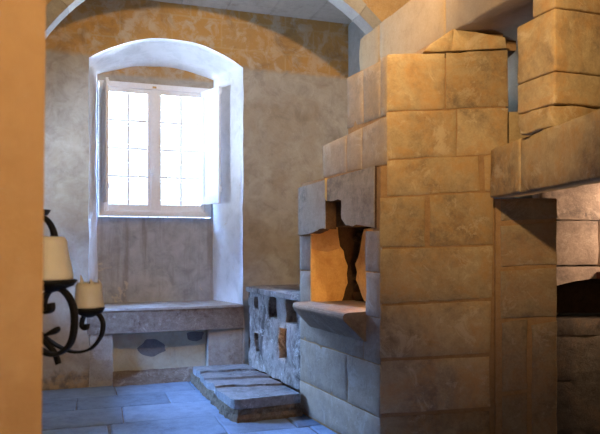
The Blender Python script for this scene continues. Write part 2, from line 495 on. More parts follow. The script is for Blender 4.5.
# window
W = bpy.data.objects.new('window_1', None); COL.objects.link(W); W.location = RW(.8, 7.66, WZ0); W['kind'] = 'structure'
bm = newbm(); y0, y1 = 7.60, 7.70
rbox(bm, .145, .205, y0, y1, 1.84, 3.40, 0, .004); rbox(bm, 1.37, 1.44, y0, y1, 1.84, 3.40, 0, .004)
rbox(bm, .205, 1.37, y0, y1, 3.335, 3.40, 0, .004); rbox(bm, .205, 1.37, y0 - .03, y1, 1.84, 1.895, 0, .006)
obj('window_frame', bm, M['paint'], W)
for x0, x1, g0, g1 in ((.207, .765, .250, .690), (.769, 1.368, .845, 1.318)):
    bm = newbm(); ya, yb = 7.615, 7.665
    rbox(bm, x0, g0, ya, yb, 1.897, 3.333, 0, .006); rbox(bm, g1, x1, ya, yb, 1.897, 3.333, 0, .006)
    rbox(bm, g0, g1, ya, yb, 3.28, 3.333, 0, .006); rbox(bm, g0, g1, ya, yb, 1.897, 1.975, 0, .006)
    cs = obj('casement', bm, M['paint'], W)
    bm = newbm(); xm = (g0 + g1) / 2
    rbox(bm, xm - .011, xm + .011, 7.625, 7.655, 1.975, 3.28, 0, .004)
    for k in range(1, 4):
        z = 1.975 + (3.28 - 1.975) * k / 4
        rbox(bm, g0, g1, 7.627, 7.653, z - .011, z + .011, 0, .003)
    obj('glazing_bars', bm, M['paint'], cs)
    bm = newbm(); rbox(bm, g0 - .004, g1 + .004, 7.639, 7.642, 1.970, 3.285)
    obj('glass', bm, M['glass'], cs)
bm = newbm(); rbox(bm, .735, .80, 7.595, 7.616, 1.897, 3.333, 0, .005)
cb = obj('cover_strip', bm, M['paint'], W)
bm = newbm()
rbox(bm, .755, .78, 7.575, 7.596, 2.28, 2.43, 0, .003); rbox(bm, .72, .768, 7.56, 7.578, 2.34, 2.362, 0, .004)
obj('latch', bm, M['paint'], W)
bm = newbm()
rbox(bm, .75, .782, 7.585, 7.602, 1.85, 1.885, 0, .003); rbox(bm, .745, .79, 7.585, 7.602, 3.35, 3.37, 0, .003)
obj('bolt', bm, M['brass'], W)
def shutter(h, f, nm):
    bm = newbm(); H = RW(h[0], h[1]); Fp = RW(f[0], f[1]); d = (Fp - H).normalized(); nrm = Vector((d.y, -d.x, 0)); w = (Fp - H).length
    z0, z1 = 1.985, 3.345
    def bx(a0, a1, c0, c1, zz0, zz1, bv=.004):
        P = [H + d * a0 + nrm * c0, H + d * a1 + nrm * c0, H + d * a1 + nrm * c1, H + d * a0 + nrm * c1]
        prism(bm, [(p.x, p.y) for p in P], zz0, zz1, 0, bv)
    bx(0, .07, -.014, .014, z0, z1); bx(w - .07, w, -.014, .014, z0, z1)
    for a, b in ((z0, z0 + .09), (2.62, 2.70), (z1 - .08, z1)): bx(.07, w - .07, -.014, .014, a, b)
    bx(.065, w - .065, -.005, .005, z0 + .05, z1 - .05, 0)
    o = obj('shutter', bm, M['paint'], W)
    bm = newbm()
    for z in (2.12, 3.26):
        P = [H + d * (w - .005) + nrm * -.02, H + d * (w + .018) + nrm * -.02, H + d * (w + .018) + nrm * .0, H + d * (w - .005) + nrm * .0]
        prism(bm, [(p.x, p.y) for p in P], z, z + .06, 0, .004)
    obj('shutter_catch', bm, M['paint'], o)
shutter((1.325, 7.60), (1.472, 7.235), 'r')
shutter((.195, 7.60), (.222, 7.235), 'l')
bm = newbm()
for x in [.14 + .0 + k * .118 for k in range(1, 12)]:
    c = RW(x, 7.96); P = [Vector((c.x, c.y, z)) for z in (1.83, 2.2, 2.6, 3.0, 3.405)]
    sweep(bm, P, .008, .008)
for k in range(1, 7):
    z = 1.83 + k * .225
    sweep(bm, [RW(.14, 7.96, z), RW(.8, 7.96, z), RW(1.45, 7.96, z)], .008, .010)
obj('iron_grille', bm, M['grille'], W)

# side walls, wall behind the viewer
bm = newbm()
LX = -1.35
rbox(bm, LX - .4, LX, -2.2, 5.70, 0, 5.0); rbox(bm, LX - .4, LX, 6.50, 7.6, 0, 5.0)
rbox(bm, LX - .4, LX, 5.70, 6.50, 0, 1.4); rbox(bm, LX - .4, LX, 5.70, 6.50, 2.6, 5.0)
obj('wall_left', bm, M['dimstone'])['kind'] = 'structure'
bm = newbm()
rbox(bm, 4.8, 5.2, -2.2, 4.5, 0, 5.0); rbox(bm, 4.8, 5.2, 5.0, 8.0, 0, 5.0); rbox(bm, 4.8, 5.2, 4.5, 5.0, 0, 2.65); rbox(bm, 4.8, 5.2, 4.5, 5.0, 3.2, 5.0)  # unseen gap added so daylight reaches the slot by the chimney
obj('wall_right', bm, M['greywall'])['kind'] = 'structure'
bm = newbm(); rbox(bm, -1.9, 5.2, -2.5, -2.2, 0, 5.0)
obj('wall_rear', bm, M['dimstone'])['kind'] = 'structure'

# added window in the bay's side wall, unseen, for blue daylight on the floor
W2 = bpy.data.objects.new('added_window_2', None); COL.objects.link(W2); W2.location = RW(LX - .2, 6.10, 1.4); W2['kind'] = 'structure'
bm = newbm()
for a, b in ((5.70, 5.76), (6.44, 6.50), (6.07, 6.13)): rbox(bm, LX - .25, LX - .18, a, b, 1.4, 2.6, 0, .004)
for a, b in ((1.4, 1.46), (2.54, 2.6), (1.98, 2.02)): rbox(bm, LX - .25, LX - .18, 5.76, 6.44, a, b)
obj('window_frame', bm, M['paint'], W2)
bm = newbm(); rbox(bm, LX - .216, LX - .212, 5.76, 6.44, 1.46, 2.54)
obj('glass', bm, M['glass'], W2)

# arch wall across the room
AC, AZ, AR, AY0, AY1 = 1.2925, 2.142, 1.935, 5.5, 5.64
bm = newbm(); lay = bm.faces.layers.float['tint']
def arcpts(r, n=40): return [(AC + r * math.cos(math.pi - math.pi * i / n), AZ + r * math.sin(math.pi - math.pi * i / n)) for i in range(n + 1)]
ao = arcpts(AR + .1)
def quad(p, mi):
    f = bm.faces.new([bm.verts.new(RW(*q)) for q in p]); f.material_index = mi; f[lay] = .5; return f
for yy in (AY0, AY1):
    for i in range(40):
        (xa, za), (xb, zb) = ao[i], ao[i + 1]
        quad([(xa, yy, za), (xb, yy, zb), (xb, yy, 4.9), (xa, yy, 4.9)], 0)
    quad([(-1.6, yy, 0), (AC - AR - .1, yy, 0), (AC - AR - .1, yy, 4.9), (-1.6, yy, 4.9)], 0)
    quad([(AC + AR + .1, yy, 0), (4.8, yy, 0), (4.8, yy, 4.9), (AC + AR + .1, yy, 4.9)], 2)
for i in range(40):
    (xa, za), (xb, zb) = ao[i], ao[i + 1]
    quad([(xa, AY0, za), (xb, AY0, zb), (xb, AY1, zb), (xa, AY1, za)], 1)
for xx in (AC - AR - .1, AC + AR + .1):
    quad([(xx, AY0, 0), (xx, AY1, 0), (xx, AY1, AZ), (xx, AY0, AZ)], 1)
o = obj('wall_arch', bm, [M['spandrel'], M['archstone'], M['greywall']], fixn=False); o['kind'] = 'structure'
# voussoir ring
bm = newbm(); lay = bm.faces.layers.float['tint']
nv = 17
for k in range(nv):
    a0 = math.pi * k / nv + .0008; a1 = math.pi * (k + 1) / nv - .0008; tv = random.random()
    ri, ro = AR, AR + .125 + random.uniform(-.01, .015)
    sub = 5; cs = [(a0 + (a1 - a0) * i / sub) for i in range(sub + 1)]
    def vv(r, a, yy): return bm.verts.new(RW(AC + r * math.cos(a), yy, AZ + r * math.sin(a)))
    A = [vv(ri, c, AY0 - .02) for c in cs]; B = [vv(ro, c, AY0 - .02) for c in cs]; C_ = [vv(ri, c, AY1 + .01) for c in cs]; D = [vv(ro, c, AY1 + .01) for c in cs]
    for i in range(sub):
        for q in ((A[i], A[i + 1], B[i + 1], B[i]), (C_[i], C_[i + 1], A[i + 1], A[i]), (B[i], B[i + 1], D[i + 1], D[i]), (D[i], D[i + 1], C_[i + 1], C_[i])):
            f = bm.faces.new(q); f[lay] = tv
    for i in (0, sub):
        f = bm.faces.new((A[i], B[i], D[i], C_[i])); f[lay] = tv
o = obj('trim_1', bm, M['archstone']); o['kind'] = 'structure'
# right cheek of the window bay
bm = newbm(); rbox(bm, 2.99, 3.6, 5.77, 6.99, 0, 4.14)
obj('wall_bay', bm, M['archstone'])['kind'] = 'structure'

# doorway wall beside the viewer
bm = newbm()
def lean(p): return p
e = Vector((-.2525, .62))
left = [e, e - BX * 1.9, e - BX * 1.9 + AX * .42, Vector((-.60, 1.08)), Vector((-.36, .80))]
n_ = len(left)
zs = [0, .55, 1.1, 1.52, 1.76, 1.78, 2.2, 2.6, 5.0]
rr = []
for z in zs:
    dx = (z - 1.5) * .010
    rr.append([bm.verts.new((p.x + (dx if i in (0, 3, 4) else 0), p.y, z)) for i, p in enumerate(left)])
for k in range(len(zs) - 1):
    for i in range(n_):
        j = (i + 1) % n_
        bm.faces.new((rr[k][i], rr[k][j], rr[k + 1][j], rr[k + 1][i]))
bm.faces.new(rr[0][::-1]); bm.faces.new(rr[-1])
es = [ed for ed in bm.edges if abs(ed.verts[0].co.x - ed.verts[1].co.x) < .02 and abs(ed.verts[0].co.y - e.y) < 1e-4 and abs(ed.verts[1].co.y - e.y) < 1e-4]
bmesh.ops.bevel(bm, geom=es, offset=.006, segments=3, affect='EDGES')
jp = e - BX * .045 - AX * .0; prism(bm, [(p.x, p.y) for p in (jp - AX * .004, jp - BX * 1.2 - AX * .004, jp - BX * 1.2 + AX * .02, jp + AX * .02)], 1.672, 5.0, 0, .003)
rp = RW(1.35, .6).to_2d(); P = [rp, rp + BX * 3.9, rp + BX * 3.9 + AX * .42, rp + AX * .42]
prism(bm, [(p.x, p.y) for p in P], 0, 5.0)
obj('wall_front', bm, M['jamb'])['kind'] = 'structure'

# ------------------------------------------------------------------ stepped stone chimney breast
CORN = Vector((.559, 4.4)); DD = Vector((-.41, .912)).normalized()
front_pl = Plane((0, 4.4), (1, 0))
diag = Plane(CORN, DD)                         # s grows away from the viewer
diag_up = Plane((.607, 4.4), DD)
CB = thing('chimney_breast', (.75, 4.9, 0), 'tall stepped ashlar chimney breast with a lit niche and projecting stone shelf', 'chimney breast')
def inn(pl, s, d):
    p = pl.o + pl.d * s - pl.n * d
    return (p.x, p.y)
bm = newbm()
SE = 1.365
lowplan = [(CORN.x + .005, 4.405), inn(diag, SE - .01, .005), inn(diag, SE - .01, .5), (.62, 5.9), (1.35, 5.6), (1.361, 4.405)]
prism(bm, lowplan, 0, .995)
bk = [(CORN.x + .5, 4.405), inn(diag, .02, .55), inn(diag, SE - .1, .55), (.62, 5.9), (1.35, 5.6), (1.361, 4.405)]
prism(bm, bk, .995, 1.87)
prism(bm, [(CORN.x + .005, 4.405), inn(diag, .10, .005), inn(diag, .10, .60), (CORN.x + .5, 4.405)], .995, 1.87)
prism(bm, [inn(diag, 1.15, .005), inn(diag, SE - .01, .005), inn(diag, SE - .01, .6), inn(diag, 1.15, .6)], .995, 1.87)
prism(bm, lowplan, 1.87, 2.05)
s323 = diag_up.px(323, 160)[0]; s347 = diag_up.px(347, 100)[0]
def upplan(s): return [(.607 + .005, 4.405), inn(diag_up, s - .008, .005), inn(diag_up, s - .008, .5), (.9, 5.6), (1.44, 5.4), (1.44, 4.405)]
prism(bm, upplan(s323), 2.05, 2.34); prism(bm, upplan(s347), 2.34, 2.81)
hp = RW(2.50, 0)
prism(bm, [(1.04, 4.47), (.80, 5.2), (1.44, 5.3), (1.44, 4.47)], 2.81, 2.998)
prism(bm, [(1.43, 4.62), (1.585, 4.62), (1.585, 4.9), (1.43, 4.9)], 2.925, 2.998)
obj('core', bm, M['mortar'], CB)

# front courses, joints as they run in the stonework
bm = newbm()
R_ = [
 [((387, 54), (445, 53.5), (445, 109), (387, 111)), ((446, 53), (508, 50), (508, 106), (446, 108.5))],
 [((387, 112), (456, 110), (456, 156), (387, 159)), ((457, 109.5), (508, 107.5), (508, 152), (457, 156))],
 [((387, 160.5), (478, 156), (480, 191), (387, 196)), ((484, 156), (497, 154), (497, 190), (485, 191))],
 [((380, 198), (425, 196), (425, 246), (380, 247.5)), ((430, 195.5), (493, 192), (493, 244), (430, 246))],
 [((380, 249.5), (493, 246), (492, 298), (380, 303.5))],
 [((380, 306), (491, 301), (491, 353), (380, 358))],
 [((380, 361.5), (490, 356.5), (490, 407), (380, 414))],
 [((380, 418), (490, 411), (490, 462), (380, 458))],
]
for row in R_:
    for q in row: block(bm, front_pl, pxquad(front_pl, *q), thick=.05, amp=.003, wob=.007, bev=.0035)
obj('front_courses', bm, M['ashlar'], CB)
bm = newbm()
block(bm, front_pl, pxquad(front_pl, (454, 28), (505, 37), (507, 48), (452, 51)), thick=.05, out=-.004, amp=.004)
block(bm, front_pl, pxquad(front_pl, (430, 44), (453, 28.5), (453, 51), (424, 51)), thick=.05, out=-.006, amp=.003, tint=.6)
obj('top_course', bm, M['ashlar'], CB)

# angled left face, upper steps
bm = newbm()
zt = 2.825
def px_s(pl, x): return pl.px(x, 245)[0]
a363, a380 = px_s(diag_up, 363), px_s(diag_up, 380)
for s0, s1 in ((0.0, a380 - .004), (a380 + .004, a363 - .004), (a363 + .004, s347)):
    block(bm, diag_up, rect(s0, s1, 2.405 + .006, zt - .02 * (s1 > .3)), thick=.05, amp=.004, wob=.004)
for s0, s1 in ((0.0, px_s(diag_up, 362)), (px_s(diag_up, 362) + .008, px_s(diag_up, 347)), (px_s(diag_up, 346), s323)):
    block(bm, diag_up, [(s0, 2.07), (s1, 2.07), (s1, 2.40 - .06 * s1), (s0, 2.40 - .06 * s0)], thick=.05, amp=.004, wob=.004)
obj('upper_angled_courses', bm, M['pale'], CB)
# angled lower face
bm = newbm()
sL = px_s(diag, 311); sR = px_s(diag, 365)
sv = px_s(diag, 347)
for c in ([(0, .02), (SE, .02), (SE, .285), (0, .285)],
          [(0, .295), (sv - .004, .295), (sv - .004, .655), (0, .655)], [(sv + .004, .295), (SE, .295), (SE, .655), (sv + .004, .655)],
          [(0, .665), (.23, .665), (.23, .985), (0, .985)], [(.24, .665), (SE, .665), (SE, .985), (.24, .985)],
          [(0, .99), (sR - .01, .99), (sR - .01, 1.30), (0, 1.30)], [(0, 1.31), (sR, 1.31), (sR, 1.60), (0, 1.60)],
          [(sL + .01, .99), (SE, .99), (SE, 1.27), (sL + .01, 1.27)], [(sL + .012, 1.28), (SE, 1.28), (SE, 1.585), (sL + .012, 1.585)]):
    block(bm, diag, c, thick=.06, amp=.004, wob=.005)
obj('lower_angled_courses', bm, M['pale'], CB)
# two broken lintel slabs with a mortar seam
n0 = px_s(diag, 327.5); n1 = px_s(diag, 343); s376 = px_s(diag, 376)
zn = 1.86
o1 = jag((n0, 1.60), (n0, zn + .02), 4, .006)
bm = newbm()
pts = [(s376, 1.62)] + [(s376, 2.06)] + [(n0 - .01, 2.035)] + [(n0 - .01, zn)] + jag((n0 - .012, zn), (n1, zn), 4, .008)[1:] + jag((n1, zn - .01), (n1, 1.645), 4, .008) + jag((n1, 1.64), (sR + .04, 1.65), 5, .01)[1:]
polyface(bm, diag, pts, .10, .014, bev=.004, edge_mi=1, edge_z=1.99)
obj('lintel_slab', bm, [M['lintel'], M['soot']], CB)
bm = newbm()
pts = [(n0 + .012, 1.63), (n0 + .010, 1.75), (n0 + .012, 1.86), (n0 + .012, 2.034), (px_s(diag, 299.5), 2.012), (px_s(diag, 299.5), 1.585)] + [(sL + .02, 1.595)] + jag((sL, 1.60), (n0 + .012, 1.65), 6, .008)[1:]
polyface(bm, diag, pts, .10, .014, bev=.004, edge_mi=1, edge_z=1.99)
obj('lintel_slab', bm, [M['lintel'], M['soot']], CB)
bm = newbm()
pts = jag((n0 - .012, 1.86), (n0 - .010, 2.045), 6, .004) + jag((n0 + .013, 2.045), (n0 + .013, 1.86), 6, .004)
polyface(bm, diag, pts, .08, .020)
obj('mortar_seam', bm, M['yellowmortar'], CB)
# niche lining: far cheek, back with a ragged soot hole, ceiling, sill
ND_ = .36
bm = newbm()
side = Plane(diag.at(sL + .003, 0, 0).to_2d(), -diag.n)        # cheek facing the viewer, s = depth
def chk(px, py):
    u = (px - 300) / F; d = (u * 5.43 - .0953) / (.912 - u * .41)
    return (d, EYE + (HZ - py) / F * (5.43 + .41 * d))
polyface(bm, side, [(.0, 1.75), (.0, 1.47), (.08, 1.45), (.16, 1.44), (.24, 1.46), (.275, 1.47), (.25, 1.75)], .006, .006, mi=1)
polyface(bm, side, [(.0, 1.0), (.30, 1.0)] + [chk(344, 296), chk(345.5, 289), chk(348, 283), chk(347, 274), chk(348, 266), chk(345, 258), chk(344, 251), chk(340, 246), chk(339, 238), chk(336, 232), chk(337, 220)] + [(.25, 1.84), (.0, 1.84)], .010)
def bpx(px, py):
    q = backp.px(px, py); return q
backp = Plane(inn(diag, 0, ND_), diag.d)
polyface(bm, backp, [(.12, 1.0)] + [bpx(364, 301), bpx(361.5, 295), bpx(359, 287), bpx(356, 280), bpx(357, 272), bpx(355, 264), bpx(358, 258), bpx(360, 250), bpx(361, 243), bpx(362, 236), bpx(364, 229)] + [(.12, 1.66)], .05)
obj('niche_lining', bm, [M['nicheorange'], M['mortar']], CB)
bm = newbm()
prism(bm, [inn(diag, .10, .02), inn(diag, 1.15, .02), inn(diag, 1.15, .54), inn(diag, .10, .54)], .99, 1.008)
obj('niche_sill', bm, M['pale'], CB)
# ragged sooty rubble in the broken corner
bm = newbm()
prism(bm, [inn(diag, sL + .016, .02), inn(diag, 1.149, .02), inn(diag, 1.149, .5), inn(diag, sL + .016, .5)], 1.0, 1.85)
prism(bm, [inn(diag, .115, .10), inn(diag, 1.13, .10), inn(diag, 1.13, .5), inn(diag, .115, .5)], 1.655, 1.865)  # soot-coloured block added so the slab notch looks dark
for k in range(16):
    z = 1.02 + k * .045 + random.uniform(-.01, .01); c = inn(diag, 1.07 + random.uniform(-.05, .03), .45 + random.uniform(-.02, .03)); rr_ = random.uniform(.03, .055)
    m4 = Matrix.Translation((c[0], c[1], z)) @ Matrix.Rotation(random.uniform(0, 3), 4, 'Z') @ Matrix.Diagonal((1, 1.2, .6, 1))
    g = bmesh.ops.create_icosphere(bm, subdivisions=2, radius=rr_, matrix=m4)
    for v in g['verts']: v.co += Vector((1, 1, 1)) * noise.noise(v.co * 30) * .012
obj('sooty_rubble', bm, M['soot'], CB)
bm = newbm()
prism(bm, [inn(diag, .11, .50), inn(diag, 1.14, .50), inn(diag, 1.14, .545), inn(diag, .11, .545)], 1.0, 1.86)
obj('flue_back', bm, M['soot'], CB)
# projecting shelf: flat top, rounded nose, sloped underside
bm = newbm()
a0, a1 = px_s(diag, 366), px_s(diag, 312) + .03
prof = [(-.02, 1.012), (.15, 1.012), (.175, 1.006), (.188, .993), (.192, .978), (.186, .962), (.172, .946), (.012, .80), (-.02, .79)]
NS = 14; rg = []
for i in range(NS + 1):
    t_ = i / NS; s_ = a0 + (a1 - a0) * t_
    k = 1.0 - .12 * (max(0, (t_ - .85) / .15)) ** 2
    rg.append([bm.verts.new(diag.at(s_, z + noise.noise(Vector((s_ * 7, o_ * 9, z * 9))) * .006, o_ * (k if o_ > 0 else 1))) for o_, z in prof])
for i in range(NS):
    for k in range(len(prof)):
        j = (k + 1) % len(prof)
        bm.faces.new((rg[i][k], rg[i][j], rg[i + 1][j], rg[i + 1][k]))
bm.faces.new(rg[0][::-1]); bm.faces.new(rg[-1])
obj('corbel_shelf', bm, M['shelf'], CB)

# ------------------------------------------------------------------ hood beam lying over the breast
HB = thing('hood_beam', RW(2.75, 3.6, 3.0), 'huge smooth limestone hood beam lying over the top of the chimney breast', 'stone beam')
hood_pl = Plane(RW(2.443, 3.6).to_2d(), AX)
bm = newbm()
sE = px_s(hood_pl, 359); sJ = px_s(hood_pl, 379)
block(bm, hood_pl, rect(-2.3, .35, 3.002, 3.452), thick=.62, amp=.004, wob=.006, bev=.014, res=.09, tint=.6)
block(bm, hood_pl, rect(.356, sJ - .003, 3.002, 3.452), thick=.62, amp=.004, wob=.006, bev=.014, res=.09, tint=.55)
block(bm, hood_pl, rect(sJ + .003, sE, 3.002, 3.446), thick=.62, amp=.006, wob=.008, bev=.014, res=.09, tint=.2)
obj('beam_stones', bm, M['hood'], HB)

# ------------------------------------------------------------------ open fireplace on the right
FP = thing('fireplace', (1.9, 4.2, 0), 'deep stone fireplace at the right edge with long lintel, pier and lit inner oven wall', 'fireplace')
c_pl = Plane((1.29, 4.28), (-.1, 1))
bm = newbm()
sj = px_s(c_pl, 520)
block(bm, c_pl, rect(sj + .005, -.0, 1.82, 2.148), thick=.14, amp=.005, wob=.006, bev=.012, res=.07, tint=.35)
block(bm, c_pl, rect(-2.2, sj - .005, 1.82, 2.148), thick=.14, amp=.006, wob=.006, bev=.012, res=.07, tint=.3)
obj('lintel', bm, M['ashlar'], FP)
# stones standing on the lintel
bl_ = Plane((1.397, 3.45), AX); bf_ = Plane((1.397, 3.45), BX)
bm = newbm()
se = px_s(bl_, 517); su = px_s(bl_, 532)
def stone_box(z0, z1, c, rough, tv, front=0.0, amp=.005):
    o = Vector((1.397, 3.45)) + AX * front
    P = [o, o + BX * .95, o + BX * .95 + AX * (c - front), o + AX * (c - front)]
    b2 = bmesh.new(); b2.faces.layers.float.new('tint')
    prism(b2, [(p.x, p.y) for p in P], z0, z1, 0, .010)
    for k in range(4):
        bmesh.ops.subdivide_edges(b2, edges=[e_ for e_ in b2.edges if e_.calc_length() > .05], cuts=1, use_grid_fill=True)
    l2 = b2.faces.layers.float['tint']
    for v in b2.verts:
        q = v.co * 7
        v.co += Vector((noise.noise(q), noise.noise(q + Vector((4, 4, 4))), noise.noise(q + Vector((8, 1, 8))) * .4)) * amp * 1.6
        q = v.co * 24
        v.co += Vector((noise.noise(q), noise.noise(q + Vector((4, 4, 4))), 0)) * amp * rough
    for f in b2.faces: f[l2] = tv; f.smooth = True
    tmp = bpy.data.meshes.new('tmp'); b2.to_mesh(tmp); b2.free(); bm.from_mesh(tmp); bpy.data.meshes.remove(tmp)
stone_box(2.152, 2.275, se - .01, 1.2, .25, .015, .014)
stone_box(2.278, 2.452, se, .6, .55)
stone_box(2.456, 2.80, se, .4, .6)
stone_box(2.804, 2.996, su, .4, .6)
obj('upper_stones', bm, [M['ashlar'], M['mortar']], FP)
bm = newbm(); prism(bm, [(1.60, 2.7), (2.9, 2.7), (2.9, 5.3), (1.5, 5.3), (1.5, 4.47), (1.45, 4.30)], 2.095, 2.148)  # slab added to keep hearth light off the beam's underside
obj('hearth_light_block', bm, M['charred'], FP)
# low stone in the slot behind
bm = newbm(); g_pl = Plane((1.472, 4.44), (1, -.12))
block(bm, g_pl, rect(0, .34, 2.152, 2.44), thick=.4, amp=.005, tint=.2)
obj('slot_stone', bm, M['ashlar'], FP)
# pier under the lintel
p_pl = Plane((1.352, 4.36), (1, -.25))
bm = newbm()
w_ = px_s(p_pl, 558)
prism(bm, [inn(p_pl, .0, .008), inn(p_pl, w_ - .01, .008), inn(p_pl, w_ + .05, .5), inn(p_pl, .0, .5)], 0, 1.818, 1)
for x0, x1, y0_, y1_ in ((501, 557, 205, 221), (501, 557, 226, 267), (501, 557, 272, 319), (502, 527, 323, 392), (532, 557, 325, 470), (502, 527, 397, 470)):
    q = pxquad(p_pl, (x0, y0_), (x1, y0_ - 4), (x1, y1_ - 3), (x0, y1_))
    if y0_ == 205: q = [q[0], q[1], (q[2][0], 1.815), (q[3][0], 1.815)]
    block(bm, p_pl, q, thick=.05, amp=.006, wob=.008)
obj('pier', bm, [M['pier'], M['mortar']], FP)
# lit inner wall with an arched oven mouth
i_pl = Plane((1.90, 4.95), (1, 0)); bm = newbm()
X0 = .0
for a0, a1, z0_, z1_ in ((0, .62, 1.70, 2.05), (.63, 1.0, 1.70, 2.05), (0, .44, 1.34, 1.69), (.45, 1.0, 1.34, 1.69), (0, 1.0, 2.055, 2.45)):
    block(bm, i_pl, rect(a0, a1, z0_, min(z1_, 2.09)), thick=.2, amp=.008, wob=.01)
n_a = 14; pts = [(0, 1.12)] + [(.12 + .8 * i / n_a, 1.18 + .06 * (1 - (2 * i / n_a - 1) ** 2)) for i in range(n_a + 1)] + [(1.0, 1.12), (1.0, 1.33), (0, 1.33)]
polyface(bm, i_pl, pts, .2, 0.0, tint=.6)
obj('oven_wall', bm, M['hearthwall'], FP)
bm = newbm()
polyface(bm, i_pl, [(0, .93), (.12, .93), (.12, 1.18), (0, 1.12)], .3, -.01)
prism(bm, [(1.9, 5.3), (2.9, 5.3), (2.9, 5.35), (1.9, 5.35)], .93, 1.35)
prism(bm, [(1.9, 5.16), (1.95, 5.16), (1.95, 5.3), (1.9, 5.3)], .93, 1.4); prism(bm, [(1.9, 5.16), (2.9, 5.16), (2.9, 5.35), (1.9, 5.35)], 1.3, 1.4)
obj('oven_mouth', bm, M['soot'], FP)
bm = newbm()
prism(bm, [(1.9, 4.955), (2.9, 4.955), (2.9, 5.3), (1.9, 5.3)], 0, .91)
for z0_, z1_ in ((.02, .42), (.43, .78), (.79, .92)):
    block(bm, i_pl, rect(0, .75, z0_, z1_), thick=.05, amp=.012, wob=.012); block(bm, i_pl, rect(.76, 1.0, z0_, z1_), thick=.05, amp=.012, wob=.012)
obj('hearth_base', bm, M['charred'], FP)
bm = newbm(); prism(bm, [(2.325, 4.88), (2.62, 4.88), (2.62, 4.95), (2.325, 4.95)], 1.235, 1.29, 0, .008)
obj('iron_bar', bm, M['rust'], FP)

# ------------------------------------------------------------------ low masonry stove against the end wall
ST = thing('stone_stove', (-.1, 6.9, 0), 'low rubble masonry stove with fire holes, behind the step against the end wall', 'stove')
s_pl = Plane((.03, 5.70), (-.614, 1.3)); Ls = 1.40
bm = newbm(); lay = bm.faces.layers.float['tint']
# face cells between holes: holes given in pixels
holes = [((269, 298), (276, 298), (276, 317), (269, 317)), ((286, 301), (296.5, 301), (296, 324), (287, 323)), ((279, 328), (286, 329), (286, 361), (279, 357)),
         ((254.5, 297), (258, 297), (258, 309), (254.5, 308)), ((255, 334), (259, 334), (259, 353), (255, 351))]
HR = []
for h in holes:
    q = [s_pl.px(*c) for c in h]
    HR.append((min(c[0] for c in q), max(c[0] for c in q), min(c[1] for c in q), max(c[1] for c in q)))
xs = sorted({0.0, Ls} | {v for h in HR for v in h[:2]}); zs = sorted({.17, .985} | {v for h in HR for v in h[2:]})
def refine(v, st):
    out = []
    for a, b in zip(v, v[1:]):
        n = max(1, int((b - a) / st)); out += [a + (b - a) * i / n for i in range(n)]
    return out + [v[-1]]
xs, zs = refine(xs, .045), refine(zs, .045)
cache = {}
def gv(i, j, dep=0):
    k = (i, j, dep)
    if k not in cache:
        w = s_pl.at(xs[i], zs[j])
        dd = noise.noise(w * 6) * .022 + noise.noise(w * 15) * .012
        jx = noise.noise(w * 12 + Vector((3, 3, 3))) * .010; jz = noise.noise(w * 12 + Vector((7, 1, 3))) * .010
        if i in (0, len(xs) - 1): jx = 0
        cache[k] = bm.verts.new(s_pl.at(xs[i] + jx, zs[j] + jz, dd if dep == 0 else -.24))
    return cache[k]
def inhole(i, j):
    cx, cz = (xs[i] + xs[i + 1]) / 2, (zs[j] + zs[j + 1]) / 2
    return any(h[0] - 1e-6 < cx < h[1] + 1e-6 and h[2] - 1e-6 < cz < h[3] + 1e-6 for h in HR)
for i in range(len(xs) - 1):
    for j in range(len(zs) - 1):
        if not inhole(i, j):
            f = bm.faces.new((gv(i, j), gv(i + 1, j), gv(i + 1, j + 1), gv(i, j + 1))); f[lay] = .5; f.smooth = True
            for (di, dj, ea, eb) in ((-1, 0, (i, j), (i, j + 1)), (1, 0, (i + 1, j), (i + 1, j + 1)), (0, -1, (i, j), (i + 1, j)), (0, 1, (i, j + 1), (i + 1, j + 1))):
                ni, nj = i + di, j + dj
                if 0 <= ni < len(xs) - 1 and 0 <= nj < len(zs) - 1 and inhole(ni, nj):
                    f = bm.faces.new((gv(*ea), gv(*eb), gv(*eb, 1), gv(*ea, 1))); f[lay] = .3
obj('rubble_face', bm, M['rubble'], ST, fixn=False)
bm = newbm()
e0 = s_pl.at(Ls, 0); 
def wallpt(x): p = RW(x, 6.99); return (p.x, p.y)
prism(bm, [inn(s_pl, Ls, .0), inn(s_pl, Ls, .24)[0:2], inn(s_pl, Ls - .02, .24), inn(s_pl, Ls - .02, .0)], 0, .985)
prism(bm, [inn(s_pl, 0, .24), inn(s_pl, Ls, .24), wallpt(2.2), wallpt(2.95), inn(s_pl, 0, .7)], 0, .3)
prism(bm, [inn(s_pl, 0, .40), inn(s_pl, Ls - .3, .30), wallpt(2.3), wallpt(2.95), inn(s_pl, 0, .7)], .3, .985)
obj('inner_masonry', bm, M['soot'], ST)
bm = newbm(); h = HR[2]
polyface(bm, s_pl, rect(h[0] - .03, h[1] + .03, h[2] - .03, h[3] + .03), .04, -.20)
obj('fire_hole_back', bm, M['nicheorange'], ST)
bm = newbm()
tp = [inn(s_pl, .0, -.025), inn(s_pl, Ls * .5, -.03), inn(s_pl, Ls + .02, -.03), inn(s_pl, Ls + .02, .06), wallpt(1.85), wallpt(2.95), inn(s_pl, 0, .7)]
prism(bm, tp, .985, 1.04, 0, .010)
obj('top_slab', bm, M['rubble'], ST)

